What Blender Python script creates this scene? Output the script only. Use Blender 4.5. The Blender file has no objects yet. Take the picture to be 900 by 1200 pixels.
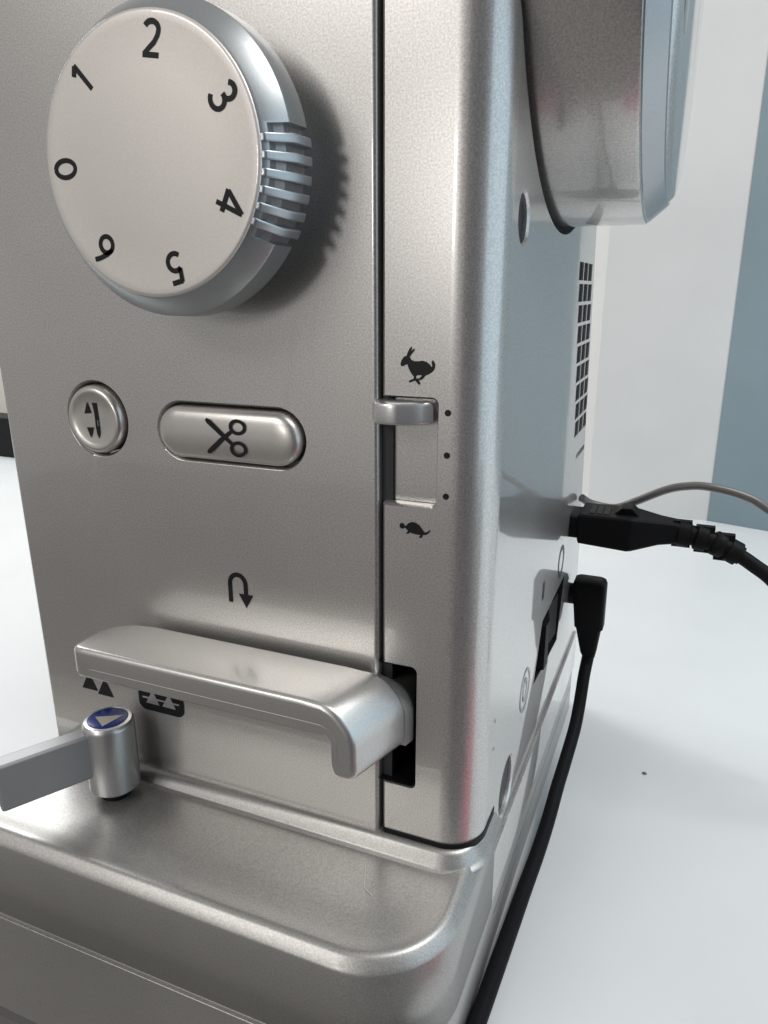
import bpy, bmesh, math, random
from mathutils import Vector, Matrix
random.seed(4)
K = 0.01                      # everything below is written in centimetres
R = math.radians
sc = bpy.context.scene
COL = sc.collection

# ------------------------------------------------------------------ camera
cam_d = bpy.data.cameras.new('camera'); cam = bpy.data.objects.new('camera', cam_d); COL.objects.link(cam)
cam.location = (5.8*K, -14.0*K, 17.6*K)
cam.rotation_euler = (R(90-16.7), 0, R(22.5))
cam_d.sensor_fit = 'VERTICAL'; cam_d.sensor_height = 36.0; cam_d.lens = 867/1200*36.0
cam_d.clip_start = 0.005; cam_d.clip_end = 50
sc.camera = cam

# ------------------------------------------------------------------ world and lamps
sc.render.engine = 'CYCLES'
w = bpy.data.worlds.new('World'); sc.world = w; w.use_nodes = True
bg = w.node_tree.nodes['Background']; bg.inputs['Color'].default_value = (0.95, 0.94, 0.925, 1); bg.inputs['Strength'].default_value = 0.36

def area(name, loc, target, size, energy, color, size_y=None):
    d = bpy.data.lights.new(name, 'AREA'); d.energy = energy; d.color = color
    d.shape = 'RECTANGLE' if size_y else 'SQUARE'; d.size = size*K
    if size_y: d.size_y = size_y*K
    o = bpy.data.objects.new(name, d); COL.objects.link(o)
    o.location = Vector(loc)*K
    o.rotation_euler = (Vector(target)-Vector(loc)).to_track_quat('-Z', 'Y').to_euler()
    return o
area('front_window', (-50, -100, 88), (-3, 0, 14), 54, 4.2, (1.0, 0.965, 0.93), 42)
area('key_window', (-21, -100, 31), (-3, 0, 16), 8, 1.0, (1.0, 0.97, 0.94), 14)
area('right_window', (80, 2, 32), (2, 2, 15), 80, 1.8, (0.52, 0.76, 0.95), 78)
area('back_window', (52, 14, 95), (26, 22, 0), 60, 7.2, (1.0, 0.99, 0.97), 50)
area('far_left_window', (-78, 42, 62), (-30, 12, 0), 46, 4.8, (0.96, 0.98, 1.0), 50)
sc.cycles.caustics_reflective = False; sc.cycles.caustics_refractive = False

sc.view_settings.view_transform = 'Standard'; sc.view_settings.look = 'None'
sc.view_settings.exposure = 0.0; sc.view_settings.gamma = 1.0

# ------------------------------------------------------------------ materials
def mat(name, color, metallic=0.0, rough=0.5, coat=0.0, coat_rough=0.03, flake=0.0, grain=0.0,
        mottle=0.0, coat_ior=1.5, emis=None, spec=0.5, dirt=0.0):
    m = bpy.data.materials.new(name); m.use_nodes = True
    nt = m.node_tree; b = nt.nodes['Principled BSDF']
    b.inputs['Base Color'].default_value = (*color, 1)
    b.inputs['Metallic'].default_value = metallic; b.inputs['Roughness'].default_value = rough
    b.inputs['Coat Weight'].default_value = coat; b.inputs['Coat Roughness'].default_value = coat_rough
    b.inputs['Coat IOR'].default_value = coat_ior; b.inputs['Specular IOR Level'].default_value = spec
    tc = nt.nodes.new('ShaderNodeTexCoord')
    src = None
    if flake or mottle or dirt:
        n1 = nt.nodes.new('ShaderNodeTexNoise'); n1.inputs['Scale'].default_value = 2600; n1.inputs['Detail'].default_value = 2
        n2 = nt.nodes.new('ShaderNodeTexNoise'); n2.inputs['Scale'].default_value = 22; n2.inputs['Detail'].default_value = 5
        nt.links.new(tc.outputs['Object'], n1.inputs['Vector']); nt.links.new(tc.outputs['Object'], n2.inputs['Vector'])
        def ramp(n, amt):
            mr = nt.nodes.new('ShaderNodeMapRange')
            mr.inputs['From Min'].default_value = 0.3; mr.inputs['From Max'].default_value = 0.7
            mr.inputs['To Min'].default_value = 1-amt; mr.inputs['To Max'].default_value = 1+amt*0.6
            nt.links.new(n.outputs['Fac'], mr.inputs['Value']); return mr.outputs['Result']
        mul = nt.nodes.new('ShaderNodeMath'); mul.operation = 'MULTIPLY'
        nt.links.new(ramp(n1, flake), mul.inputs[0]); nt.links.new(ramp(n2, mottle), mul.inputs[1])
        vs = nt.nodes.new('ShaderNodeVectorMath'); vs.operation = 'SCALE'
        vs.inputs[0].default_value = color; nt.links.new(mul.outputs[0], vs.inputs['Scale'])
        out = vs.outputs[0]
        if dirt:
            n3 = nt.nodes.new('ShaderNodeTexNoise'); n3.inputs['Scale'].default_value = 800; n3.inputs['Detail'].default_value = 3
            nt.links.new(tc.outputs['Object'], n3.inputs['Vector'])
            mr = nt.nodes.new('ShaderNodeMapRange'); mr.inputs['From Min'].default_value = 0.66; mr.inputs['From Max'].default_value = 0.75
            mr.inputs['To Max'].default_value = dirt
            nt.links.new(n3.outputs['Fac'], mr.inputs['Value'])
            mx = nt.nodes.new('ShaderNodeMix'); mx.data_type = 'RGBA'
            nt.links.new(mr.outputs['Result'], mx.inputs['Factor']); nt.links.new(out, mx.inputs[6]); mx.inputs[7].default_value = (.12, .10, .085, 1)
            out = mx.outputs[2]
        nt.links.new(out, b.inputs['Base Color'])
        # uneven sheen where hands have rubbed it
        rr = nt.nodes.new('ShaderNodeMapRange'); rr.inputs['To Min'].default_value = rough-.05; rr.inputs['To Max'].default_value = rough+.05
        nt.links.new(n2.outputs['Fac'], rr.inputs['Value']); nt.links.new(rr.outputs['Result'], b.inputs['Roughness'])
        if grain:
            if coat > .5:
                cr = nt.nodes.new('ShaderNodeMapRange'); cr.inputs['From Min'].default_value = .35; cr.inputs['From Max'].default_value = .7
                cr.inputs['To Min'].default_value = coat_rough; cr.inputs['To Max'].default_value = coat_rough+.10
                nt.links.new(n2.outputs['Fac'], cr.inputs['Value']); nt.links.new(cr.outputs['Result'], b.inputs['Coat Roughness'])
            bp = nt.nodes.new('ShaderNodeBump'); bp.inputs['Strength'].default_value = grain; bp.inputs['Distance'].default_value = 0.00005
            nt.links.new(n1.outputs['Fac'], bp.inputs['Height']); nt.links.new(bp.outputs['Normal'], b.inputs['Normal'])
    return m
M = {}
M['paint'] = mat('silver_paint', (.61, .592, .572), .76, .34, 1.0, .02, flake=.22, grain=.12, mottle=.04, coat_ior=1.7)
M['side_paint'] = M['paint']
M['bed'] = mat('worn_silver_paint', (.44, .432, .415), .68, .40, .25, .12, flake=.20, grain=.15, mottle=.08, dirt=.22)
M['plastic'] = mat('silver_plastic', (.66, .66, .655), .80, .34, .4, .10, flake=.06, grain=.15, mottle=.05)
M['lever'] = mat('lever_plastic', (.60, .59, .57), .80, .33, .4, .08, flake=.10, grain=.2, mottle=.04)
M['rim'] = mat('blue_grey_plastic', (.45, .475, .49), .85, .36, .3, .08, flake=.05, grain=.1, mottle=.03)
M['face'] = mat('glossy_dial_face', (.76, .72, .68), .55, .45, 1.0, .012, flake=.05, mottle=.02, coat_ior=1.5)
M['ink'] = mat('black_print', (.010, .010, .012), 0, .45, .1, .05, spec=.25)
M['greyink'] = mat('grey_print', (.16, .165, .17), 0, .4, .5, .05)
M['dark'] = mat('dark_plastic', (.010, .010, .011), 0, .5, spec=.15)
M['inner'] = mat('dark_inner_housing', (.03, .032, .036), 0, .6)
M['rubber'] = mat('black_rubber', (.007, .007, .008), 0, .55, flake=.2, mottle=.1, spec=.12)
M['blue'] = mat('blue_plastic', (.008, .03, .24), 0, .3, .15, .05, mottle=.05, spec=.3)
M['white_mark'] = mat('silver_print', (.62, .60, .55), .2, .4)
M['cable'] = mat('grey_cable_sleeve', (.16, .15, .145), .1, .38, .3, .1, mottle=.2)
M['table'] = mat('white_laminate', (.74, .765, .775), 0, .33, 0, flake=.02, mottle=.02, spec=.5)
M['wallw'] = mat('white_wall_paint', (.70, .70, .69), 0, .75, mottle=.03)
M['wallb'] = mat('blue_grey_wall_paint', (.25, .325, .365), 0, .7, mottle=.04)
M['wallc'] = mat('cream_wall_paint', (.80, .77, .70), 0, .8, mottle=.03)
M['screw'] = mat('dark_screw_recess', (.05, .05, .055), .3, .6)

# ------------------------------------------------------------------ mesh helpers
def wloc(o):
    v = Vector((0, 0, 0))
    while o: v = v+o.location; o = o.parent
    return v
def build(name, V, F, m, parent=None, loc=None, smooth=35, wn=False, flat=False):
    """V are world centimetres; the origin goes to loc (cm) or to the parent's"""
    base = Vector(loc)*K if loc is not None else (wloc(parent) if parent else Vector((0, 0, 0)))
    me = bpy.data.meshes.new(name)
    me.from_pydata([tuple(Vector(v)*K-base) for v in V], [], F); me.validate(); me.update()
    bm = bmesh.new(); bm.from_mesh(me); bmesh.ops.remove_doubles(bm, verts=bm.verts, dist=1e-7)
    bmesh.ops.recalc_face_normals(bm, faces=bm.faces); bm.to_mesh(me); bm.free()
    if m: me.materials.append(m)
    o = bpy.data.objects.new(name, me); COL.objects.link(o)
    if parent: o.parent = parent
    o.location = base-(wloc(parent) if parent else Vector((0, 0, 0)))
    if not flat: shade(o, smooth, wn)
    return o
def shade(o, ang=35, wn=False):
    o.data.shade_smooth(); o.data.set_sharp_from_angle(angle=R(ang))
    if wn:
        md = o.modifiers.new('wn', 'WEIGHTED_NORMAL'); md.keep_sharp = True; md.weight = 80
def bevel(o, wdt, seg=3, ang=30):
    md = o.modifiers.new('bevel', 'BEVEL'); md.width = wdt*K; md.segments = seg; md.limit_method = 'ANGLE'; md.angle_limit = R(ang)
    md.harden_normals = False
    bake(o); shade(o, 50, True); return o
def bake(o):
    dg = bpy.context.evaluated_depsgraph_get(); dg.update()
    me = bpy.data.meshes.new_from_object(o.evaluated_get(dg)); o.modifiers.clear()
    old = o.data; o.data = me; nm = old.name; bpy.data.meshes.remove(old); me.name = nm
def cut(o, cutters, wn=True, ang=30):
    for c in cutters:
        md = o.modifiers.new('b', 'BOOLEAN'); md.operation = 'DIFFERENCE'; md.object = c; md.solver = 'EXACT'
    bake(o)
    for c in cutters:
        me = c.data; bpy.data.objects.remove(c); bpy.data.meshes.remove(me)
    shade(o, ang, wn)
def loft(rings, cap=True, closed_path=False):
    V = [p for r in rings for p in r]; n = len(rings[0]); F = []
    L = len(rings)
    for i in range(L if closed_path else L-1):
        a, b = i*n, ((i+1) % L)*n
        for j in range(n):
            k = (j+1) % n; F.append((a+j, a+k, b+k, b+j))
    if cap and not closed_path:
        F.append(tuple(range(n))[::-1]); F.append(tuple((L-1)*n+j for j in range(n)))
    return V, F
def box(x0, x1, y0, y1, z0, z1):
    V = [(x, y, z) for x in (x0, x1) for y in (y0, y1) for z in (z0, z1)]
    return V, [(0, 1, 3, 2), (4, 6, 7, 5), (0, 4, 5, 1), (2, 3, 7, 6), (0, 2, 6, 4), (1, 5, 7, 3)]
def prism_y(poly, y0, y1):   # poly in (x, z)
    return loft([[(x, y0, z) for x, z in poly], [(x, y1, z) for x, z in poly]])
def prism_x(poly, x0, x1):   # poly in (y, z)
    return loft([[(x0, y, z) for y, z in poly], [(x1, y, z) for y, z in poly]])
def circ(cx, cz, rx, rz=None, n=64, a0=0):
    rz = rx if rz is None else rz
    return [(cx+rx*math.cos(a0+2*math.pi*i/n), cz+rz*math.sin(a0+2*math.pi*i/n)) for i in range(n)]
def rrect(x0, x1, z0, z1, r, n=8):
    P = []
    for cx, cz, a in ((x1-r, z1-r, 0), (x0+r, z1-r, 90), (x0+r, z0+r, 180), (x1-r, z0+r, 270)):
        for i in range(n+1):
            t = R(a+90*i/n); P.append((cx+r*math.cos(t), cz+r*math.sin(t)))
    return P
def lathe_y(cx, cz, prof, n=96):  # prof: (r, y)
    return loft([[(cx+r*math.cos(2*math.pi*i/n), y, cz+r*math.sin(2*math.pi*i/n)) for i in range(n)] for r, y in prof])
def lathe_x(cy, cz, prof, n=160):  # prof: (x, r)
    return loft([[(x, cy+r*math.cos(2*math.pi*i/n), cz+r*math.sin(2*math.pi*i/n)) for i in range(n)] for x, r in prof])
def lathe_z(cx, cy, prof, n=64):  # prof: (r, z)
    return loft([[(cx+r*math.cos(2*math.pi*i/n), cy+r*math.sin(2*math.pi*i/n), z) for i in range(n)] for r, z in prof])
def catmull(P, n=10):
    P = [Vector(p) for p in P]; Q = [P[0]*2-P[1]]+P+[P[-1]*2-P[-2]]; out = []
    for i in range(1, len(Q)-2):
        for k in range(n):
            t = k/n; a, b, c, d = Q[i-1], Q[i], Q[i+1], Q[i+2]
            out.append(.5*((2*b)+(c-a)*t+(2*a-5*b+4*c-d)*t*t+(3*b-a-3*c+d)*t**3))
    out.append(P[-1]); return out
def tube(path, r, n=14):
    rings = []; up = Vector((0, 0, 1)); L = len(path)
    prev = None
    for i, p in enumerate(path):
        t = (path[min(i+1, L-1)]-path[max(i-1, 0)]).normalized()
        if prev is None: u = t.cross(Vector((0.3, 1, 0.2))).normalized()
        else: u = (prev-t*prev.dot(t)).normalized()
        prev = u; v = t.cross(u)
        rr = r(i/(L-1)) if callable(r) else r
        rings.append([tuple(p+u*rr*math.cos(2*math.pi*k/n)+v*rr*math.sin(2*math.pi*k/n)) for k in range(n)])
    return loft(rings)
def merge(*parts):
    V, F = [], []
    for v, f in parts:
        o = len(V); V += list(v); F += [tuple(i+o for i in q) for q in f]
    return V, F
def stroke(pts, wd, widths=None):
    """ribbon polygons for a pen stroke; returns quads in 2-D"""
    n = len(pts); Lf, Rt = [], []
    for i in range(n):
        a = Vector(pts[max(i-1, 0)]); b = Vector(pts[min(i+1, n-1)]); t = (b-a).normalized(); nn = Vector((-t.y, t.x))
        h = (widths[i] if widths else wd)/2
        p = Vector(pts[i]); Lf.append(p+nn*h); Rt.append(p-nn*h)
    return [tuple(p) for p in Lf], [tuple(p) for p in Rt]
def arc(cx, cy, rx, ry, a0, a1, n=18):
    return [(cx+rx*math.cos(R(a0+(a1-a0)*i/n)), cy+ry*math.sin(R(a0+(a1-a0)*i/n))) for i in range(n+1)]
def ink_mesh(strokes, polys, xf, depth=.012, wd=.1):
    """strokes/polys in local 2-D -> thin raised print; xf(u, v, h) -> world cm"""
    V, F = [], []; lvl = 0
    def add(loop_faces, pts):
        nonlocal V, F
        o = len(V); V += pts; F += [tuple(i+o for i in f) for f in loop_faces]
    for k, s in enumerate(strokes):
        ws = None
        if isinstance(s, tuple) and s and s[0] == 'w': s, ws = s[1], s[2]
        L_, R_ = stroke(s, wd, ws); n = len(L_); h = depth+.0025*k
        pts = [xf(*p, h) for p in L_]+[xf(*p, h) for p in R_]
        add([(i, i+1, n+i+1, n+i) for i in range(n-1)], pts)
    for k, p in enumerate(polys):
        h = depth+.0025*(k+len(strokes))
        add([tuple(range(len(p)))], [xf(*q, h) for q in p])
    return V, F
def onfront(cx, cz, y, s=1.0, rot=0.0, sx=1.0):
    c, si = math.cos(rot), math.sin(rot)
    return lambda u, v, h: (cx+(u*sx*c-v*si)*s, y-h, cz+(u*sx*si+v*c)*s)
def thing(name, loc, label, cat, group=None):
    o = bpy.data.objects.new(name, None); COL.objects.link(o); o.location = Vector(loc)*K; o.empty_display_size = .02
    return tag(o, label, cat, group)
def tag(o, label, cat, group=None):
    o['label'] = label; o['category'] = cat
    if group: o['group'] = group
    return o

# ------------------------------------------------------------------ the setting
t = build('tabletop', *box(-110, 75, -3.2, 48.5, -2.5, 0), M['table']); t['kind'] = 'structure'; bevel(t, .10)
t.data.materials.append(mat('grey_edge_band', (.17, .165, .16), 0, .6, mottle=.1))
for p in t.data.polygons:
    if p.normal.y < -.3: p.material_index = 1
fl = build('floor', *box(-300, 300, -300, 60, -75, -73), mat('pale_floor', (.30, .285, .27), 0, .6, mottle=.1)); fl['kind'] = 'structure'  # unseen floor, added to darken what the bed front reflects
def wallseg(name, a, b, z0, z1, m, label=None, thick=4, n=(0, 1)):
    a = Vector(a); b = Vector(b); d = (b-a).normalized(); nn = Vector((-d.y, d.x))*thick
    P = [a, b, b+nn, a+nn]
    o = build(name, *loft([[(p.x, p.y, z0) for p in P], [(p.x, p.y, z1) for p in P]]), m)
    o['kind'] = 'structure'; return o
wallseg('white_wall', (-1.2, 47.0), (8.05, 47.85), -60, 130, M['wallw'], thick=5)
wallseg('blue_wall', (8.05, 47.8), (60, 34.0), -60, 130, M['wallb'], thick=5)
wallseg('dark_reflection_panel', (30, -112), (96, -58), -75, 150, mat('dark_mauve_panel', (.045, .038, .05), 0, .8))  # unseen dark panel, added for the dark band reflected in the column corner
wallseg('window_reveal', (-9, 58), (-1.2, 47.0), -60, 130, M['wallw'], thick=3)
wallseg('cream_wall', (-130, 60), (-9, 58), -60, 130, M['wallc'], thick=5)
o = build('black_rail', *box(-90, -52, 43.7, 46.5, .0, 4.35), M['dark']); bevel(o, .2)
tag(o, 'low black strip lying along the far table edge, left of the machine', 'rail')
def crumb(name, x, y, rx, ry, label):
    V, F = loft([[(x+rx*s*math.cos(a)*(1+.2*math.sin(3*a)), y+ry*s*math.sin(a), h) for a in [2*math.pi*i/12 for i in range(12)]] for s, h in ((1, .002), (.9, .05), (.4, .08))])
    o = build(name, V, F, mat('brown_crumb', (.20, .15, .10), 0, .8)); tag(o, label, 'crumb'); return o
crumb('crumb', 5.73, 12.0, .085, .06, 'tiny brown crumb on the white tabletop right of the machine')

# ------------------------------------------------------------------ the sewing machine
def lint():
    o = build('lint_fibre', *tube(catmull([(-.15, -.75, 4.51), (-.02, -1.1, 4.50), (.12, -1.45, 4.50), (.38, -1.62, 4.50)], 6), .007, 6), mat('white_fibre', (.75, .74, .72), 0, .8))
    tag(o, 'fine pale lint fibre lying on the silver tray in front of the column', 'lint')
lint()
SM = thing('sewing_machine', (-4, 4, 0), 'silver grey sewing machine with round numbered dial, seen close up', 'sewing machine')
XS = 2.3
def yb(z): return 13.2+(19-z)*.18
# --- front panel with recesses for its two buttons
o = build('front_panel', *box(-10.55, -.13, 0, 2.0, 3.0, 27), M['paint'], SM)
bevel(o, .12, 4)
for v in o.data.vertices:
    if v.co.x < -.05: v.co.x -= .016*(v.co.z-.05)
def flare(path_fn, y0=-.05, y1=.7, rim=.10):   # cutter widening towards the surface
    pr = [(rim*1.6, y0-.1), (rim, y0+.02), (rim*.55, .03), (rim*.2, .09), (0, .18), (0, y1)]
    return loft([[(x, y, z) for x, z in path_fn(e)] for e, y in pr])
c1 = build('c', *flare(lambda e: circ(-7.63, 14.56, .88+e)), None)
def pill(x0, x1, zc, r, n=20):
    return arc(x1-r, zc, r, r, -90, 90, n)+arc(x0+r, zc, r, r, 90, 270, n)
c2 = build('c', *flare(lambda e: pill(-5.74-e, -1.90+e, 14.44, .645+e)), None)
cut(o, [c1, c2])
# inner dark body, seen through the gap between the shells
build('inner_body', *box(-10.2, 1.6, 2.1, 10.5, 3.0, 26.5), M['inner'], SM)
build('seam_lining', *box(-.6, .12, .22, 1.9, 3.2, 26.5), M['inner'], SM)
build('rear_housing', *box(-10.5, -.13, 2.02, 10.9, 3.0, 27), M['paint'], SM)

# --- right-hand column shell
def colring(z, back):
    P = [(-.03, .05), (.02, 0), (1.36, 0)]+[(1.36+.94*math.sin(R(a)), .94-.94*math.cos(R(a))) for a in range(3, 90, 3)]
    P += [(XS, .94), (XS, back-.3)]+[(XS-.3+.3*math.cos(R(a)), back-.3+.3*math.sin(R(a))) for a in range(9, 91, 9)]
    P += [(-.03, back)]
    return [(x, y, z) for x, y in P]
o = build('side_column', *loft([colring(z, yb(z)) for z in (3.72, 27)]), M['paint'], SM)
cs = []
def taper_box(x0, x1, z0, z1, y1, r=.16, fl=.07):
    pr = [(fl*1.5, -.1), (fl, .0), (0, .10), (0, y1)]
    return loft([[(x, y, z) for x, z in rrect(x0-e, x1+e, z0-e, z1+e, r+e*.5)] for e, y in pr])
cs.append(build('c', *taper_box(-.6, 1.13, 13.27, 15.5, .36, .12, .05), None))      # speed slider track
cs.append(build('c', *taper_box(-.6, .78, 6.32, 9.48, 3.0, .14, .02), None))         # reverse lever slot
def side_hole(y, z, r, d=.5, e=.05):
    return build('c', *lathe_x(y, z, [(XS+.2, r+e*2), (XS+.001, r+e), (XS-.05, r), (XS-d, r*.96)], 48), None)
cs.append(side_hole(1.82, 18.98, .48)); 
cs.append(side_hole(3.15, 4.66, .80))
cs.append(build('c', *prism_x([(6.4, 6.0), (10.6, 5.6), (11.5, 7.8), (7.3, 7.75)], XS-.8, XS+.3), None))
WH = (6.4, 25.3, 6.25)
cs.append(build('c', *lathe_x(WH[0], WH[1], [(XS-.35, WH[2]+.08), (XS+.3, WH[2]+.08)], 160), None))
vent = []
for i in range(9):
    z = 18.15-i*.635
    for j in range(3):
        y = 9.7+.3*(18.15-z)+j*.98
        dz = .265
        vent.append(prism_x([(y, z-dz), (y+.86, z-dz), (y+.86, z+dz), (y, z+dz)], XS-.07, XS+.2))
vent.append(prism_x([(12.0, 11.9), (14.0, 11.9), (14.0, 12.1), (12.0, 12.1)], XS-.12, XS+.2))
cs.append(build('c', *merge(*vent), None))
cut(o, cs)
for k in range(27):
    i, j = divmod(k, 3); z = 18.15-i*.635; y = 9.7+.3*(18.15-z)+j*.98
    if k == 0:
        vs0 = build('vent_slot', *box(XS-.068, XS-.055, y+.01, y+.85, z-.26, z+.26), M['dark'], SM, loc=(XS, y, z)); v0 = vs0  # black plate painting the dark depth of a shallow slot
    else:
        v0 = vs0.copy(); COL.objects.link(v0); v0.parent = SM; v0.location = Vector((XS, y, z))*K-SM.location
build('wheel_recess', *lathe_x(WH[0], WH[1], [(XS-.34, WH[2]+.09), (XS-.30, WH[2]+.09)], 120), M['dark'], SM)
for y, z, r in ((1.82, 18.98, .475), (3.15, 4.66, .79)):
    h = build('screw_hole', *lathe_x(y, z, [(XS-.16, r), (XS-.12, r*.99)], 40), M['screw'], SM, loc=(XS, y, z))

sl = rrect(-.55, .76, 6.34, 9.46, .13)
V, F = loft([[(x, y, z) for x, z in sl] for y in (.03, 2.6)], cap=False)
build('slot_shade_liner', V, F+[tuple(range(len(sl), 2*len(sl)))], M['dark'], SM)  # dark shell added to paint the shade inside the open slot
# --- speed slider: track plate, sliding tab, printed dots, hare and tortoise
o = build('slider_track', *box(.10, 1.12, .31, .345, 13.28, 15.49), M['paint'], SM)
build('slider_gap', *box(-.12, .12, .5, .6, 13.2, 15.6), M['dark'], SM)
def tabring(z, g):
    P = [(-.22+g, .28), (-.22+g, -.10), (-.12+g, -.30+g*.6)]
    for i in range(13):
        u = i/12; P.append((-.06+1.0*u, -.36+g*.7-.06*math.sin(math.pi*min(1, u*1.6))+.48*max(0, u-.45)**1.6*1.7))
    P += [(1.06-g, .02), (1.07-g, .28)]
    return [(x, y, z) for x, y in P]
o = build('slider_tab', *loft([tabring(z, g) for z, g in ((15.00, .10), (15.02, .04), (15.07, 0), (15.36, 0), (15.42, .04), (15.45, .12))]), M['plastic'], SM, wn=True)
for z in (15.26, 14.40, 13.54):
    V, F = ink_mesh([], [circ(0, 0, .066, n=20)], onfront(1.375, z, -.002))
    # the dots sit where the shell begins to curve
    V = [(x, -.012+.94-math.sqrt(max(0, .94**2-max(0, x-1.36)**2)), zz) for x, y, zz in V]
    build('dot', V, F, M['ink'], SM, loc=(1.375, 0, z), flat=True)
# hare, running to the left
hare = [(.0, .52), (.03, .62), (.10, .72), (.17, .74), (.20, .82), (.26, .94), (.32, .99), (.33, .96), (.30, .87), (.36, .93), (.41, .93), (.38, .86), (.29, .76),
        (.27, .70), (.31, .64), (.40, .61), (.52, .61), (.63, .63), (.75, .60), (.84, .53), (.90, .46), (.905, .52), (.885, .60), (.90, .65), (.95, .63), (.99, .52),
        (.97, .41), (.90, .33), (.80, .27), (.72, .24), (.66, .16), (.60, .12), (.53, .11), (.58, .02), (.55, -.02), (.50, .02), (.44, .09),
        (.36, .07), (.27, .03), (.24, .07), (.30, .11), (.38, .14), (.385, .20), (.30, .30), (.24, .41), (.20, .52), (.14, .50), (.07, .46), (.02, .47)]
hole = [(.46, .20), (.48, .15), (.56, .17), (.62, .24), (.50, .24)]
build('hare_mark', *ink_mesh([], [hare], onfront(.36, 15.80, 0, .74)), M['ink'], SM, flat=True)
build('hare_mark_gap', *ink_mesh([], [hole], onfront(.36, 15.80, -.006, .74)), M['paint'], SM, flat=True)
tort = [(.0, .52), (.02, .60), (.08, .64), (.14, .61), (.17, .55), (.22, .57), (.30, .66), (.40, .70), (.52, .69), (.64, .62), (.74, .50), (.80, .42), (.88, .43),
        (.98, .52), (1.0, .49), (.93, .39), (.84, .34), (.76, .33), (.73, .25), (.65, .21), (.64, .25), (.68, .32), (.55, .32), (.42, .34), (.34, .36), (.30, .31), (.23, .31), (.22, .34),
        (.28, .38), (.24, .45), (.17, .49), (.12, .45), (.04, .46)]
build('tortoise_mark', *ink_mesh([], [tort], onfront(.36, 12.42, 0, .70)), M['ink'], SM, flat=True)

# --- round needle button and pill-shaped scissors button
def dome_button(name, ringf, prof):
    return build(name, *loft([[(x, y, z) for x, z in ringf(e)] for e, y in prof]), M['plastic_b'], SM, wn=False, smooth=50)
M['plastic_b'] = mat('button_silver', (.66, .63, .595), .80, .33, .8, .05, flake=.06, grain=.1, mottle=.04)
nb = dome_button('needle_button', lambda e: circ(-7.63, 14.56, .84-e), [(0, .6), (0, .02), (.015, -.05), (.05, -.11), (.10, -.145), (.16, -.15), (.22, -.125), (.27, -.105), (.5, -.10)])
cb = dome_button('scissors_button', lambda e: pill(-5.71+e, -1.93-e, 14.44, .61-e), [(0, .6), (0, .02), (.02, -.07), (.07, -.14), (.15, -.185), (.28, -.22), (.44, -.235), (.58, -.24)])
build('needle_mark', *ink_mesh([], [
    [(-.02, .42), (.13, .42), (.14, .18), (.145, .05), (.10, .05), (.03, .05), (.02, .2)],
    [(.03, .06), (.145, .06), (.15, -.15), (.115, -.16), (.115, .0), (.07, .0), (.075, -.16), (.03, -.15)],
    [(.03, -.15), (.15, -.15), (.145, -.32), (.10, -.46), (.05, -.34)],
    [(-.16, .44), (-.28, .14), (-.07, .16)], [(-.25, -.20), (-.05, -.19), (-.15, -.46)]],
    onfront(-7.62, 14.56, -.102, 1.0)), M['ink'], nb, flat=True)
build('scissors_mark', *ink_mesh(
    [('w', [(-.50, .42), (-.44, .37), (-.1, .1), (.24, -.17)], [.07, .13, .12, .09]), ('w', [(-.50, -.42), (-.43, -.38), (-.1, -.09), (.24, .17)], [.06, .13, .12, .09]),
     arc(.40, .27, .20, .155, 0, 360, 26), arc(.40, -.27, .20, .155, 0, 360, 26)], [],
    onfront(-3.78, 14.44, -.243, .92), wd=.085), M['ink'], cb, flat=True)

# --- printed marks low on the panel
build('turn_arrow_mark', *ink_mesh([[(-.22, -.32), (-.22, .2)]+arc(.0, .18, .22, .24, 180, 0, 14)+[(.22, -.08)]], [[(.02, -.06), (.42, -.06), (.22, -.42)]],
      onfront(-3.82, 10.62, 0, 1.0), wd=.115), M['ink'], SM, flat=True)
tri = lambda cx, cz, w_, h_: [(cx-w_/2, cz), (cx+w_/2, cz), (cx+.02, cz+h_)]
build('feed_teeth_mark', *ink_mesh([], [tri(-8.98, 6.80, .56, .55), tri(-8.43, 6.72, .56, .55), [(-9.3, 7.68), (-8.1, 7.58), (-8.1, 7.66), (-9.3, 7.76)]], onfront(0, 0, 0)), M['ink'], SM, flat=True)
fb = build('feed_drop_mark', *ink_mesh([], [rrect(-7.25, -5.75, 6.62, 7.32, .24)], onfront(0, 0, 0)), M['ink'], SM, flat=True)
build('feed_drop_teeth', *ink_mesh([], [tri(-6.78, 6.84, .44, .42), tri(-6.24, 6.84, .44, .42), [(-7.1, 6.98), (-5.9, 6.98), (-5.9, 7.03), (-7.1, 7.03)]], onfront(0, 0, -.006)), M['plastic'], fb, flat=True)

# --- stitch-length dial
DX, DZ = -3.83, 19.87
dial = build('stitch_dial', *lathe_y(DX, DZ, [(2.3, -.92), (2.76, -.92), (2.79, -1.0), (2.76, -1.55), (2.755, -1.57), (2.745, -1.585), (2.45, -1.965), (2.40, -2.0), (2.34, -1.98)], 192), M['rim'], SM, loc=(DX, -.2, DZ), smooth=28)
# a bite is cut out of the rim where the ribs are
a0, a1 = -32.5, 10.5
cpoly = [(DX+r*math.cos(R(a)), DZ+r*math.sin(R(a))) for r, rng in ((2.50, range(0, 26)), (3.2, range(25, -1, -1))) for a in [a0+(a1-a0)*k/25 for k in rng]]
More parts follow.
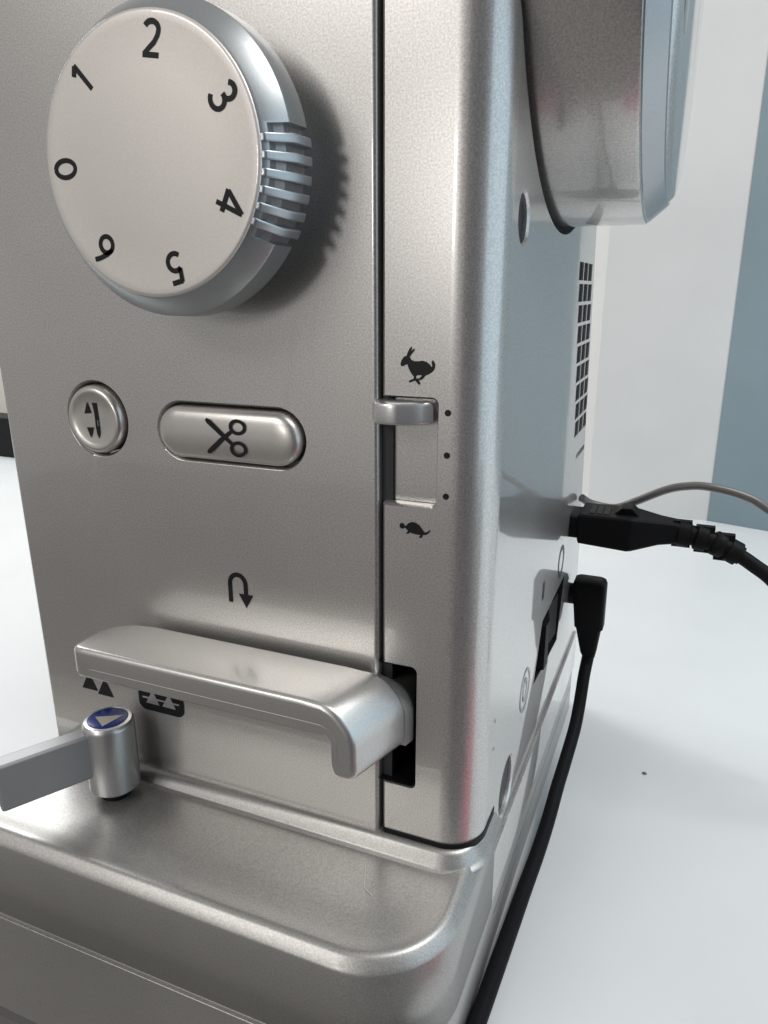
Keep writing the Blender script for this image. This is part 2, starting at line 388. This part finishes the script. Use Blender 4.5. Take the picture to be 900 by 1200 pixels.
# cutter needs the dial's frame: boolean works in world space
c = build('c', *prism_y(cpoly, -2.6, .2), None)
cut(dial, [c], wn=False, ang=28)
cu = [(DX+r*math.cos(R(a)), DZ+r*math.sin(R(a))) for r, rng in ((2.3, range(0, 26)), (2.6, range(25, -1, -1))) for a in [a0+(a1-a0)*k/25 for k in rng]]
def wedge(a_s, a_e, prof, n=4):
    rings = []
    for k in range(n+1):
        a = R(a_s+(a_e-a_s)*k/n)
        rings.append([(DX+r*math.cos(a), y, DZ+r*math.sin(a)) for r, y in prof])
    return loft(rings)
nr = 6; span = (a1-a0); pitch = span/(nr+.62)
for k in range(nr):
    ac = a0+pitch*(.81+k)
    rb = build('grip_rib', *wedge(ac-pitch*.27, ac+pitch*.27, [(2.3, -.93), (2.82, -.93), (2.83, -1.0), (2.80, -1.55), (2.50, -1.97), (2.44, -2.0), (2.3, -2.0)]), M['rim'], dial, smooth=20)
    bevel(rb, .025, 2, 40)
g = build('grip_channel', *wedge(a0, a1, [(2.3, -.95), (2.66, -.95), (2.62, -1.55), (2.40, -1.80), (2.3, -1.80)], 20), mat('grip_channel_plastic', (.46, .45, .455), .7, .35, flake=.1, mottle=.08), dial, smooth=20)  # warmer, less metallic grey than the rim, between the ribs
fc = build('dial_face', *lathe_y(DX, DZ, [(2.2, -1.7), (2.40, -1.97), (2.405, -2.0), (2.38, -2.03), (2.33, -2.04), (2.22, -2.03), (1.5, -2.045), (.6, -2.055), (.02, -2.057)], 128), M['face'], dial, smooth=60)
dig = {
 '0': [arc(0, 0, .235, .36, 90, 450, 36)],
 '1': [[(.06, -.42), (.06, .42)], [(.06, .40), (-.16, .24)]],
 '2': [arc(-.01, .19, .235, .20, 155, 0, 14)+[(.20, .08), (.10, -.08), (-.22, -.36)], [(-.27, -.38), (.27, -.38)]],
 '3': [arc(-.02, .20, .20, .19, 150, -70, 16)+[(-.06, .02)], [(-.06, .02)]+arc(-.03, -.18, .25, .21, 80, -150, 18)],
 '4': [[(.12, -.44), (.12, .40)], [(.12, .40), (-.30, -.19)], [(-.33, -.19), (.30, -.19)]],
 '5': [[(.22, .38), (-.15, .38)], [(-.13, .40), (-.17, .04)]+arc(-.04, -.15, .25, .23, 128, -140, 20)],
 '6': [[(.13, .43), (-.02, .26), (-.16, .05), (-.235, -.12)]+arc(0, -.17, .235, .22, 170, 540, 26)],
}
for ch, deg in (('0', 181.5), ('1', 132.5), ('2', 80.5), ('3', 27.5), ('4', -25), ('5', -76.5), ('6', -128)):
    px, pz = DX+1.93*math.cos(R(deg)), DZ+1.93*math.sin(R(deg))
    V, F = ink_mesh(dig[ch], [], onfront(px, pz, -2.038, .67, R(deg-90), .95), depth=.006, wd=.14)
    build('number_mark', V, F, M['ink'], dial, flat=True)
    dial.children[-1]['label'] = 'black printed number %s' % ch
build('dial_hub', *lathe_y(DX, DZ, [(2.1, .1), (2.1, -.95)], 96), M['rim'], dial)

# --- reverse lever: long bar bent down at its right end
pathc = [(-7.02, 9.09)]+[(-7.0+i*.5, 9.09) for i in range(1, 12)]
pathc = [(x, 8.98) for x in (-7.38, -7.33, -7.2, -7.0, -6.7, -6.2, -5, -3.8, -2.6, -1.7, -1.1)]
pathc += [(-.71+.56*math.sin(R(a)), 8.42+.56*math.cos(R(a))) for a in range(8, 91, 9)]
pathc += [(-.15, 8.15), (-.14, 7.95), (-.13, 7.80), (-.13, 7.74), (-.13, 7.72)]
rings = []
n = len(pathc)
for i, (x, z) in enumerate(pathc):
    a = Vector(pathc[max(i-1, 0)]); b = Vector(pathc[min(i+1, n-1)]); tt = (b-a).normalized(); nn = Vector((-tt.y, tt.x))
    if i < 5: nn = Vector((0, 1))
    s = x+7.4                                       # rounded left end in plan
    yf = -2.0+ (.18*(1-min(1, s/.25))**2)
    yk = -.25-1.05*(1-math.sqrt(max(0, 1-(1-min(1, s/1.15))**2)))
    hh = .40*(1-.30*(1-min(1, s/.12))**2)*(1-.28*max(0, min(1, (i-10)/5)))
    endf = max(0, (i-(n-4))/3); hh2 = hh*(1-.25*endf)
    r = .13
    prof = []
    y0, y1 = yf+.03*endf, yk
    for cy, ch_, aa in ((y1-r, hh2-r, 0), (y0+r, hh2-r, 90), (y0+r, -hh2+r, 180), (y1-r, -hh2+r, 270)):
        for q in range(6):
            th = R(aa+90*q/5); prof.append((cy+r*math.cos(th), ch_+r*math.sin(th)))
    ring = []
    for (py, ph) in prof:
        X = x+nn.x*ph; Z = z+nn.y*ph
        bend = max(0, min(1, (X+2.2)/1.9))
        X += .30*bend*(py+2.0)
        ring.append((X, py, Z))
    rings.append(ring)
lv = build('reverse_lever', *loft(rings), M['lever'], SM, smooth=50)
def armring(y, xo, zb, q=.95):
    return [(xo-.75, y, zb), (xo, y, zb)]+[(xo-q+q*math.cos(R(a)), y, 8.3+q*.95*math.sin(R(a))) for a in range(0, 91, 9)]+[(xo-q-.1, y, 8.3+q*.95), (xo-.75, y, 8.3)]
o = build('lever_arm', *loft([armring(-.32, .665, 7.66, 1.08), armring(-.05, .72, 7.64, .95), armring(.2, .735, 7.62, .7), armring(2.2, .74, 7.5, .5)]), M['lever'], lv, smooth=50)
seam = []
for i in range(2, n-3):
    a = Vector(pathc[max(i-1, 0)]); b = Vector(pathc[min(i+1, n-1)]); tt = (b-a).normalized(); nn = Vector((-tt.y, tt.x))
    seam.append(Vector((pathc[i][0]-nn.x*.10, -1.998 if i > 3 else -1.985, pathc[i][1]-nn.y*.10)))
build('parting_line', *tube(seam, .012, 6), M['lever'], lv)

# --- machine bed with shallow tray
def bedring(d, z, back, rad=2.15, n=18):
    r = max(.35, rad-d); x1 = 2.42-d; y0 = -3.50+d
    P = [(-10.8, back), (-10.8, -1.0-d), (-17, -1.0-d), (-17, y0)]
    P += [(x1-r+r*math.cos(R(a)), y0+r+r*math.sin(R(a))) for a in [270+90*i/n for i in range(n+1)]]
    P += [(x1, back-.42), (x1-.12, back-.12), (x1-.42, back)]
    return [(x, y, z) for x, y in P]
rs = [bedring(.10, 1.96, 2), bedring(.0, 2.02, 2), bedring(0, 4.24, 2), bedring(.02, 4.29, 2), bedring(.06, 4.345, 2), bedring(.19, 4.49, 2), bedring(.24, 4.53, 2), bedring(.30, 4.545, 2), bedring(.40, 4.54, 2), bedring(.55, 4.51, 2), bedring(.8, 4.485, 2), bedring(1.2, 4.48, 2)]
bed = build('machine_bed', *loft(rs), M['bed'], SM, smooth=60)
def ridgering(d, z):
    P = [(-10.75+d, 2, z), (-10.75+d, -.36+d, z)]; rr = 1.0-d; x1 = 2.40-d
    P += [(x1-rr+rr*math.cos(R(a)), -.36+d+rr+rr*math.sin(R(a)), z) for a in range(270, 361, 9)]+[(x1, 2, z)]
    return P
build('tray_ridge', *loft([ridgering(-.10, 4.44), ridgering(-.06, 4.49), ridgering(0, 4.515), ridgering(.03, 4.56), ridgering(.17, 4.80), ridgering(.22, 4.85), ridgering(.28, 4.87), ridgering(.33, 4.87)]), M['bed'], SM, smooth=60)
# dark strip standing in for the shaded gap under the column and a base with the long moulded lines
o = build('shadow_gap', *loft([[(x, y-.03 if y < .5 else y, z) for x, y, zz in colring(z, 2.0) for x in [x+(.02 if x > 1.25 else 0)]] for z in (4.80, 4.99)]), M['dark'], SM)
def basering(d, z):
    x1 = 2.40-d
    return [(-10.4, .8, z), (x1-.8, .8, z), (x1-.2, 1.0, z), (x1, 1.5, z), (x1, 15.6, z), (x1-.2, 16.0, z), (x1-1, 16.2, z), (-10.4, 16.2, z)]
def groove(z): return [basering(0, z+.05), basering(.07, z+.02), basering(.07, z-.02), basering(0, z-.05)]
rs = [basering(0, 3.67), basering(0, 2.1)]
build('base_moulding', *loft(rs), M['paint'], SM)
def lower(d, z, y0=-3.42):
    return [(-10.7, 3, z), (-10.7, -1.2, z), (-17, -1.2, z), (-17, y0+d, z)]+[(2.34-d-2+2*math.cos(R(a)), y0+d+2+2*math.sin(R(a)), z) for a in range(270, 361, 6)]+[(2.34-d, 15.6, z), (2-d, 16.2, z), (-10.4, 16.2, z), (-10.4, 3, z)]
build('lower_base', *loft([lower(.12, 2.05), lower(.10, 1.93), lower(.03, 1.90), lower(0, 1.84, -3.42), lower(0, .02, -3.44)]), M['bed'], SM, smooth=50)
o = build('front_skirt', *box(-17.1, .3, -3.46, -3.22, -1.6, 1.78), M['bed'], SM); bevel(o, .03, 2)
build('moulding_line', *box(2.33, 2.345, 2.2, 15.4, 1.18, 1.23), M['greyink'], SM)
build('rubber_foot', *lathe_z(0, 0, [(.8, 0), (.85, .3)], 24), M['rubber'], SM, loc=(0, 0, 0))

# --- swivel knob with the blue cap, on its bar
kn = build('swivel_knob', *lathe_z(-7.5, -.95, [(.5, 4.74), (.62, 4.76), (.66, 4.81), (.66, 6.62), (.65, 6.70), (.60, 6.76), (.52, 6.78), (.50, 6.75)], 64), M['plastic'], SM, loc=(-7.5, -.95, 5))
build('blue_cap', *lathe_z(-7.5, -.95, [(.52, 6.6), (.52, 6.775), (.47, 6.80), (.01, 6.81)], 48), M['blue'], kn)
V = [(x, y, 6.818) for x, y in ((-7.80, -1.08), (-7.17, -.72), (-7.30, -1.36))]
build('arrow_mark', V, [(0, 1, 2)], M['white_mark'], kn, flat=True)
build('knob_shadow_pin', *lathe_z(-7.5, -.95, [(.40, 4.4), (.40, 4.9)], 24), M['dark'], kn)  # dark stem, its black standing in for the shadow under the knob
d = Vector((-.485, -.875)); nrm = Vector((.875, -.485))
A = Vector((-7.66, -1.1)); B = Vector((-8.85, -3.9))
A = Vector((-7.72, -1.25)); B = A+d*2.42
def barp(c, s): return [c+nrm*s, c-nrm*s]
P = [A+nrm*.26, B+nrm*.26, B-nrm*.26, A-nrm*.26]
o = build('swivel_bar', *loft([[(p.x, p.y, z) for p in P] for z in (5.30, 6.58)]), mat('dull_grey_plastic', (.36, .36, .365), .35, .45, flake=.05, grain=.1, mottle=.05), kn); bevel(o, .08, 3)

# --- hand wheel
hw = build('hand_wheel', *lathe_x(WH[0], WH[1], [(XS-.3, 5.4), (XS-.25, 6.09), (XS-.1, 6.15), (4.24, 6.15), (4.30, 6.13), (4.33, 6.08)], 200), M['paint'], SM, smooth=40)
M['wheel_edge'] = M['rim']
build('wheel_bevel', *lathe_x(WH[0], WH[1], [(4.28, 5.5), (4.331, 6.08), (4.35, 6.08), (4.74, 5.74), (4.76, 5.66)], 200), M['rim'], hw, smooth=30)
build('wheel_cap', *lathe_x(WH[0], WH[1], [(4.6, 5.5), (4.762, 5.66), (4.87, 5.54), (4.91, 5.35), (4.94, 1)], 160), M['paint'], hw, smooth=40)
build('finger_dimple', *lathe_x(2.9, 23.0, [(4.85, .75), (4.925, .75), (4.93, .72)], 40), M['rim'], hw)

# --- power switch and its marks
sw = build('power_switch', *prism_x([(6.45, 6.05), (10.55, 5.65), (11.4, 7.75), (7.35, 7.7)], XS-.78, XS-.70), M['dark'], SM)
pl = [(6.42, 6.02), (10.58, 5.62), (11.47, 7.78), (7.32, 7.73)]
V, F = loft([[(x, y, z) for y, z in pl] for x in (XS-.012, XS-.72)], cap=False)
build('switch_surround', V, F, M['dark'], sw, flat=True)
build('rocker', *loft([[(XS-.6, y0, 5.98), (XS-.6, y0, 7.5), (XS+dx2, y0, 7.5), (XS+dx2, y0, 5.98)] for y0, dx2 in ((7.35, -.5), (7.5, .10), (8.0, .12), (9.0, -.12), (10.3, -.02), (10.4, -.4))]), M['rubber'], sw, smooth=20)
def onside(y, z, s=1.0): return lambda u, v, h: (XS+h, y+u*s, z+v*s)
build('on_mark', *ink_mesh([[(0, -.3), (0, .3)]], [], onside(7.1, 8.85, .95), wd=.30), M['ink'], SM, flat=True)
build('off_mark', *ink_mesh([arc(0, 0, .45, .45, 0, 360, 30)], [], onside(10.3, 8.7, 1.1), wd=.15), M['ink'], SM, flat=True)
build('jack_mark', *ink_mesh([arc(0, 0, .55, .55, 0, 360, 30), arc(0, .0, .22, .3, 0, 360, 20)], [], onside(5.05, 6.57, 1.1), wd=.10), M['greyink'], SM, flat=True)
for y, z in ((1.40, 6.92), (1.42, 7.68)):
    V, F = ink_mesh([], [circ(0, 0, .05, .05, 10)], onside(y, z)); build('scuff_mark', V, F, M['greyink'], SM, loc=(XS, y, z), flat=True)

# ------------------------------------------------------------------ power plug and cord
PC = thing('power_cord', (2.3, 12.3, 9.3), 'thick black mains cord plugged straight into the right side, ribbed sleeve behind its plug', 'power cord')
YP = 12.3
def sec(x, zc, hy, hz, r=.12, ch=0.0):
    P = rrect(-hy, hy, -hz, hz, min(r, hz*.9, hy*.9), 4)
    return [(x, YP+a, zc+b) for a, b in P]
o = build('plug_body', *loft([sec(2.60, 9.56, .75, .47), sec(2.66, 9.56, .88, .54), sec(4.30, 9.52, .88, .60), sec(4.45, 9.53, .86, .58), sec(5.3, 9.60, .52, .42), sec(5.85, 9.62, .42, .36), sec(5.95, 9.62, .36, .32)], True), M['rubber'], PC, smooth=30)
bevel(o, .03, 2, 35)
build('plug_collar', *loft([sec(2.2, 9.56, .68, .42), sec(2.62, 9.56, .68, .42)]), M['dark'], PC)
o = build('plug_latch', *loft([[(x, YP-.40, z0), (x, YP+.40, z0), (x, YP+.40, z1), (x, YP-.40, z1)] for x, z0, z1 in ((3.75, 9.9, 10.10), (4.0, 9.9, 10.34), (4.35, 9.9, 10.36), (4.75, 9.7, 9.95))]), M['rubber'], PC); bevel(o, .04, 2)
for k in range(3):
    build('grip_notch', *box(2.95+k*.24, 3.12+k*.24, YP-.6, YP+.5, 10.06, 10.13), M['dark'], PC)
sp_path = catmull([(5.8, YP, 9.60), (6.6, YP, 9.50), (7.3, YP-.02, 9.30), (7.95, YP-.05, 9.02)], 15)
build('strain_relief', *tube(sp_path, lambda t: .36-.04*t, 20), M['rubber'], PC)
for k in range(4):
    i = 1+int(k*len(sp_path)/4.0); p = sp_path[i]; q = sp_path[min(i+8, len(sp_path)-1)]
    V, F = tube([p, p+(q-p)*.10, p+(q-p)*.9, q], lambda t: .40 if t in (0, 1) else .47-.02*k, 20)
    rb = build('sleeve_rib', V, F, M['rubber'], PC, smooth=50)
for k in range(3):
    p = sp_path[4+k*14]; 
    build('sleeve_web', *box(p.x-.3, p.x+.3, YP-.14, YP+.14, p.z-.46, p.z+.46), M['rubber'], PC)
build('cord', *tube(catmull([(7.8, YP-.04, 9.08), (8.3, YP-.1, 8.80), (9.1, YP-.2, 8.25), (10.5, YP-.4, 6.8), (12.2, YP-.6, 3.8), (14.5, YP-.6, 1.0), (17, YP, .28), (24, YP+3, .26), (34, YP+4, .26)], 10), .25, 16), M['rubber'], PC)

# ------------------------------------------------------------------ foot control plug and lead
YJ = 13.2
FC = thing('foot_control_lead', (3.1, 13.2, 0), 'black right-angled jack plug with its lead hanging down beside the machine', 'lead')
o = build('jack_plug', *loft([[(x, YJ+y, z) for x, y in rrect(x0, x1, -hy, hy, .14, 4)] for z, x0, x1, hy in
      ((3.86, 3.04, 3.38, .17), (3.92, 2.96, 3.44, .24), (4.10, 2.88, 3.47, .28), (5.10, 2.66, 3.58, .36), (5.20, 2.60, 3.66, .42), (6.88, 2.42, 3.64, .48), (7.03, 2.46, 3.58, .45), (7.10, 2.56, 3.48, .36))]), M['rubber'], FC, smooth=40)
build('jack_collar', *lathe_x(YJ, 6.4, [(2.2, .40), (2.85, .40)], 30), M['dark'], FC)
build('lead_cord', *tube(catmull([(3.20, 13.2, 4.0), (3.16, 13.1, 3.6), (3.14, 12.7, 3.2), (3.14, 11.9, 2.35), (3.12, 11.1, 1.8), (3.03, 9.7, 1.25), (2.98, 8.6, 1.0), (2.94, 7.2, .66), (2.88, 5.8, .46), (2.78, 4.2, .30), (2.72, 2.7, .26), (2.60, -.4, .24), (2.5, -2.6, .26), (2.4, -3.3, .05), (2.35, -3.7, -1.2), (2.3, -3.8, -14), (2.4, -3.8, -40)], 10), .23, 16), M['rubber'], FC)

# ------------------------------------------------------------------ folded pink cloth, unseen, added for the pink reflection in the machine's glossy corner
rings = []
for k in range(2):
    for (e, dz) in ((.0, .04), (.10, .14), (.10, .40), (.0, .52)):
        z = k*.56+dz
        rings.append([(11.6+u+e*math.copysign(1, u)+.10*math.sin(v*2+k), -2.05+v+.06*math.sin(u*.9+k*2)-.06, z+.03*math.sin(u+v)) for u, v in rrect(-5, 5, -1.25, 1.15, .4, 5)])
pc = build('pink_cloth_stand_in', *loft(rings), mat('pink_cotton', (.60, .10, .17), 0, .9, mottle=.12), smooth=60)
tag(pc, 'folded pink cloth added out of view on the tabletop, mirrored as a pink streak in the silver corner', 'cloth')

# ------------------------------------------------------------------ thin grey cable
gc = build('grey_cable', *tube(catmull([(2.45, 13.3, 10.2), (2.8, 13.7, 9.9), (3.6, 14, 9.75), (4.32, 14, 10.08), (5.31, 14, 10.62), (6.0, 14, 10.83), (6.72, 14, 10.88), (7.84, 14, 10.68), (8.71, 14, 10.25), (11, 14, 8.6), (14, 14.5, 3.5), (17, 16, .3), (24, 20, .13), (40, 24, .13)], 10), .15, 12), M['cable'])
tag(gc, 'thin grey cable arching behind the black mains plug', 'cable')
